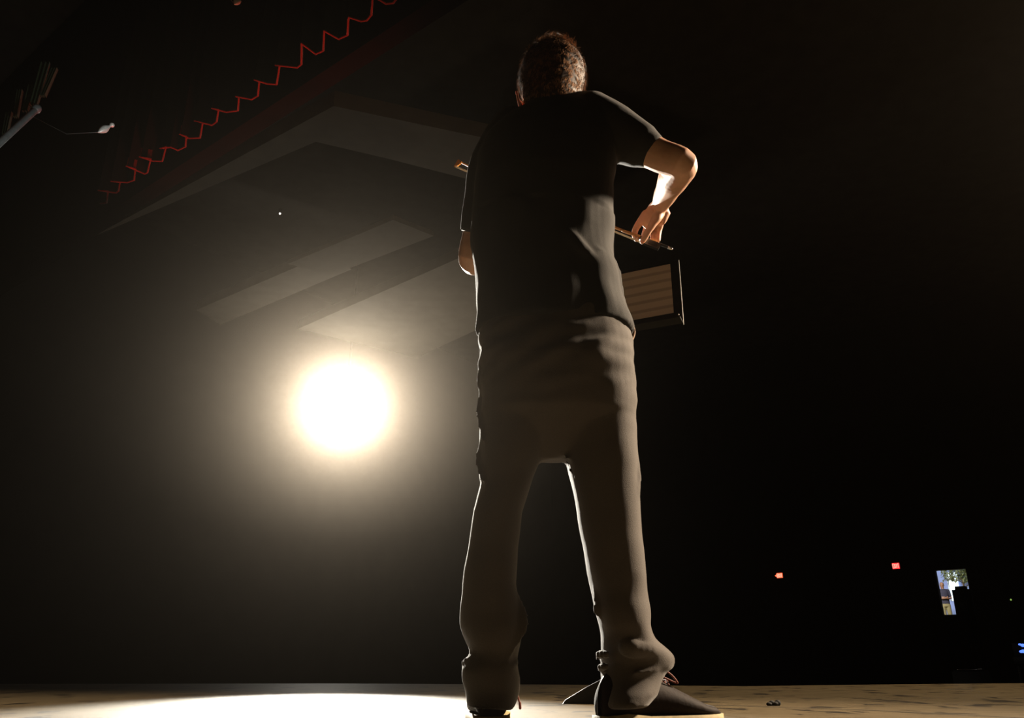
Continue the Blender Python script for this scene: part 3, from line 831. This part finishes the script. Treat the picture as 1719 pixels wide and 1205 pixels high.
# the sheet leans on the desk; its right edge stops short of the desk's
du = dn.normalized()
def onplane(px, py, off=.004):
    r = ray(px, py); o = e_top - nrm * off
    k = (o - CAM).dot(nrm) / r.dot(nrm); return CAM + r * k
cr = [onplane(1125, 443), onplane(1131, 525), onplane(1005, 548), onplane(1000, 469)]
sh = bpy.data.objects
cen = sum(cr, Vector()) / 4
ex = (cr[0] - cr[3]).normalized(); ey = (cr[0] - cr[1]).normalized(); ez = ex.cross(ey).normalized(); ey = ez.cross(ex)
PM = Matrix((ex, ey, ez)).transposed().to_4x4(); PM.translation = cen
bm = bmesh.new()
pi_ = PM.inverted()
prism(bm, [pi_ @ p for p in cr], (0, 0, .0006))
o = mesh_obj('sheet_music', bm, M['paper'], None, False)
o.matrix_world = PM
o['label'] = 'pale sheet of music resting on the black stand by the hip'; o['category'] = 'sheet music'

# ------------------------------------------------------------------ small things
c = UZ(1300, 1184.5, 0)
bm = bmesh.new()
for k, (x, r) in enumerate(((-.016, .006), (-.006, .009), (.004, .007), (.013, .010))): ball(bm, (x, .004 * (k % 2), r * .8), (.010, .010, r), u=10, v=6)
o = remeshed('scrap', bm, .0015, M['dull'], None, 2)
o.location = c; o['label'] = 'small dark crumpled scrap lying on the stage boards at right'; o['category'] = 'scrap'

# audience side: a seat, a speaker, lights on a desk
c = UB(1628, 1122, 14.0); 
seat = thing('theatre_seat', 'dark theatre seat beyond the stage with a thin pale line of light along its back', 'seat', hall(c.dot(HA), 14, -1))
rz = math.atan2(HB.y, HB.x) - pi / 2
seat.rotation_euler.z = rz
hz = c.z + 1
bm = bmesh.new(); v_ = box(bm, (0, .02, hz - .30), (.5, .07, .55)); bmesh.ops.bevel(bm, geom=bm.edges[:], offset=.02, segments=3, affect='EDGES'); mesh_obj('backrest', bm, M['dull'], seat)
bm = bmesh.new(); tube(bm, [(-.16, -.02, hz - .015), (.16, -.02, hz - .010)], .006, 8); mesh_obj('back_rail', bm, M['silver'], seat)
bm = bmesh.new(); box(bm, (0, .28, .44), (.46, .45, .09)); bmesh.ops.bevel(bm, geom=bm.edges[:], offset=.02, segments=3, affect='EDGES'); mesh_obj('cushion', bm, M['dull'], seat)
for s in (-1, 1):
    bm = bmesh.new(); box(bm, (.26 * s, .2, .32), (.04, .42, .64)); bmesh.ops.bevel(bm, geom=bm.edges[:], offset=.01, segments=2, affect='EDGES'); mesh_obj('armrest', bm, M['dull'], seat)
spot('seat_glint_fill', hall(c.dot(HA) - .5, 12.2, 1.3), hall(c.dot(HA), 14, c.z), 3, (1, 1, 1), 20, .5, .03)  # unseen lamp, aimed at the seat rail only for its glint

bL, bR = UB(1598, 985, 20.5), UB(1628, 985, 20.5)
sw = (bL - bR).length
ls = thing('loudspeaker', 'black rounded silhouette of a loudspeaker standing before the bright doorway', 'speaker', HB * 20.5 + HA * ((bL.dot(HA) + bR.dot(HA)) / 2) + Vector((0, 0, -1)))
ls.rotation_euler.z = rz
zt = bL.z + 1
bm = bmesh.new(); box(bm, (0, 0, zt - .55), (sw, .35, 1.1)); bmesh.ops.bevel(bm, geom=bm.edges[:], offset=.07, segments=4, affect='EDGES'); mesh_obj('cabinet', bm, M['dull'], ls)
bm = bmesh.new(); tube(bm, [(0, 0, .02), (0, 0, zt - 1.08)], .03, 10, round_ends=False); mesh_obj('pole', bm, M['dull'], ls)
bm = bmesh.new(); lathe(bm, [(.25, 0), (.25, .02), (.03, .04)], 20); mesh_obj('base', bm, M['dull'], ls)
bm = bmesh.new(); lathe(bm, [(.11, 0), (.10, -.01), (.02, .03)], 20, Matrix.Translation((0, -.176, zt - .4)) @ Matrix.Rotation(pi / 2, 4, 'X')); mesh_obj('driver', bm, M['stand'], ls)

# person in the lobby, arms folded in front
fx = UB(1584.5, 1000, FB)
fig = thing('person', 'distant person standing in the bright lobby doorway, dark top and khaki trousers', 'person')
zh = UB(1580, 977, FB).z; ht = zh - zF; k = ht / 1.75
fig.matrix_world = Matrix.Translation(Vector((fx.x, fx.y, zF))) @ Matrix.Rotation(rz + radians(20), 4, 'Z') @ Matrix.Scale(k, 4)
bm = bmesh.new()      # faces -y, towards the hall
lathe(bm, [(.02, -.11), (.055, -.09), (.07, -.03), (.076, .03), (.06, .08), (.02, .105)], 20, Matrix.Translation((0, -.01, 1.64)) @ Matrix.Diagonal((1, 1.2, 1, 1)))
ball(bm, (0, -.10, 1.625), (.014, .02, .02)); ball(bm, (0, -.085, 1.58), (.025, .012, .008))
for s in (-1, 1): ball(bm, (.077 * s, 0, 1.62), (.008, .018, .03))
tube(bm, [(0, 0, 1.58), (0, .01, 1.45)], .055, 16)
loft(bm, [ell((0, .01, z), a, b, 24, 2.2) for z, a, b in ((.88, .15, .10), (1.0, .145, .10), (1.2, .16, .11), (1.35, .18, .11), (1.44, .14, .09), (1.47, .07, .06))])
for s in (-1, 1):
    P, Rr = spline([(.18 * s, 0, 1.40), (.24 * s, .01, 1.13), (.10 * s, -.16, 1.10), (-.03 * s, -.20, 1.13 + .02 * s)], [.05, .042, .034, .028], 4); tube(bm, P, Rr, 14)
    for f in range(5): tube(bm, spline([(-.03 * s, -.20, 1.13 + .02 * s), (-.08 * s, -.205 + .01 * (f == 4), 1.10 + .018 * f), (-.12 * s, -.19, 1.09 + .018 * f)], None, 3), .009, 8)
    tube(bm, spline([(.09 * s, 0, .9), (.10 * s, 0, .5), (.11 * s, .01, .08)], None, 4), [.08, .075, .068, .06, .055, .05, .045, .04, .035], 14)
remeshed('body', bm, .008, M['tanned'], fig, 3)
bm = bmesh.new()
loft(bm, [ell((0, .01, z), a, b, 28, 2.2) for z, a, b in ((.90, .175, .125), (1.0, .17, .12), (1.2, .18, .13), (1.35, .20, .13), (1.44, .17, .11), (1.48, .09, .08))])
for s in (-1, 1): tube(bm, [(.17 * s, 0, 1.41), (.22 * s, .005, 1.22)], [.068, .060], 16)
remeshed('shirt', bm, .010, M['navy'], fig, 3)
bm = bmesh.new()
loft(bm, [ell((0, .01, z), a, b, 28, 2.2) for z, a, b in ((.78, .165, .12), (.9, .165, .12), (.95, .16, .115))])
for s in (-1, 1): tube(bm, [(.09 * s, 0, .86), (.10 * s, 0, .5), (.11 * s, .01, .08)], [.095, .085, .07], 16)
remeshed('trousers', bm, .010, M['khaki'], fig, 3)
bm = bmesh.new(); ball(bm, (0, .012, 1.665), (.08, .098, .085)); mesh_obj('hair', bm, M['bark'], fig)
for s in (-1, 1):
    bm = bmesh.new(); P, Rr = spline([(.11 * s, .05, .05), (.115 * s, -.05, .045), (.12 * s, -.16, .035)], [.045, .045, .035], 4); tube(bm, P, Rr, 12); mesh_obj('shoe', bm, M['leather'], fig)

# leafy tree in front of the bright window
tp = UB(1613, 964, LB - .6)
tr = thing('potted_tree', 'leafy indoor tree whose crown hangs over the bright lobby window', 'plant', (tp.x, tp.y, zF))
bm = bmesh.new(); lathe(bm, [(.15, 0), (.2, .35), (.18, .35), (.05, .3)], 20); mesh_obj('pot', bm, M['khaki'], tr)
bm = bmesh.new(); hh = tp.z - zF
tube(bm, spline([(0, 0, .3), (.03, .02, hh * .5), (0, 0, hh + .1)], None, 4), .025, 8)
for k in range(5): tube(bm, spline([(0, 0, hh * (.75 + .05 * k)), (.2 * cos(k * 1.3), .1 * sin(k * 2.1), hh * (.8 + .05 * k)), (.42 * cos(k * 1.3), .25 * sin(k * 2.1), hh * (.82 + .05 * k))], None, 3), .012, 6)
mesh_obj('trunk', bm, M['bark'], tr)
bm = bmesh.new(); rnd = random.Random(5)
lx = Vector((cos(0), 0, 0))
for k in range(900):
    an = rnd.uniform(0, 2 * pi); rr = rnd.random() ** .5 * .58
    c = Vector((rr * cos(an), rr * .45 * sin(an), hh + rnd.uniform(-.20, .34) - .05 * cos(an)))
    d = Vector((rnd.uniform(-1, 1), rnd.uniform(-1, 1), rnd.uniform(-1, .5))).normalized(); s, w_ = frame_for(d)
    l = rnd.uniform(.08, .15)
    pts = [c, c + d * l * .5 + s * l * .25, c + d * l, c + d * l * .5 - s * l * .25]
    prism(bm, pts, w_ * .002)
mesh_obj('foliage', bm, M['leaf'], tr, False)
tr.rotation_euler.z = rz

c = UB(1713, 1091, 12.0)
t = thing('control_desk', 'dark mixing desk with tiny blue lights at the right edge of the photo', 'desk', hall(c.dot(HA) - .35, 12, -1)); t.rotation_euler.z = rz
hz = c.z + 1
bm = bmesh.new(); box(bm, (0, .3, hz - .12), (.9, .6, .1)); bmesh.ops.bevel(bm, geom=bm.edges[:], offset=.01, segments=2, affect='EDGES'); mesh_obj('console', bm, M['dull'], t)
for s in (-1, 1):
    for yy in (.05, .55):
        bm = bmesh.new(); box(bm, (.4 * s, yy, (hz - .17) / 2), (.05, .05, hz - .17)); mesh_obj('leg', bm, M['dull'], t)
for px, py, r in ((1712, 1081.5, .012), (1717, 1083, .018), (1714.5, 1093.5, .016), (1718, 1093, .02)):
    p = UB(px, py, 12.0); bm = bmesh.new(); ball(bm, (0, 0, 0), (r * 1.5, .006, r), u=10, v=6)
    o = mesh_obj('indicator_light', bm, M['blueled'], t)
    o.location = t.matrix_basis.inverted() @ p if False else Matrix.Rotation(-rz, 4, 'Z') @ (p - t.location)
bm = bmesh.new(); box(bm, (0, .012, hz), (.86, .02, .16)); mesh_obj('meter_panel', bm, M['dull'], t)
t = thing('indicator_light', 'tiny dim green light in the dark hall, right of the bright doorway', 'light', UB(1697, 1006.5, BW - .02))
bm = bmesh.new(); ball(bm, (0, 0, 0), (.02, .02, .02), u=10, v=6); mesh_obj('bulb', bm, M['greenled'], t)
bm = bmesh.new(); box(bm, (0, .02, 0), (.08, .03, .08)); mesh_obj('housing', bm, M['dull'], t)

# ------------------------------------------------------------------ added scattering boxes standing in for lens glare
def glare_haze(k, z0, z1, label):
    hm = bpy.data.materials.new('glare_haze'); hm.use_nodes = True
    nt = hm.node_tree; nt.nodes.remove(nt.nodes['Principled BSDF'])
    out = nt.nodes['Material Output']; vol = []
    for col, dens, g in (((1, .86, .70), .00082, .905), ((1, .93, .82), .00004, .97)):
        n = nt.nodes.new('ShaderNodeVolumeScatter'); n.inputs['Color'].default_value = (*col, 1)
        n.inputs['Density'].default_value = dens * k; n.inputs['Anisotropy'].default_value = g; vol.append(n)
    ad = nt.nodes.new('ShaderNodeAddShader')
    for i in (0, 1): nt.links.new(vol[i].outputs[0], ad.inputs[i])
    nt.links.new(ad.outputs[0], out.inputs['Volume'])
    bm = bmesh.new(); box(bm, (-2.3, 5.9, (z0 + z1) / 2), (7.8, 12.4, z1 - z0))
    mesh_obj('glare_haze', bm, hm, None, False, kind='stuff', label=label, category='glare_haze')
glare_haze(.55, .0, .898, 'thin lower veil added for lens glare, close above the boards')
glare_haze(1.0, .902, 4.55, 'thin veil added for the lens glare around the follow spot, above the lower layer')
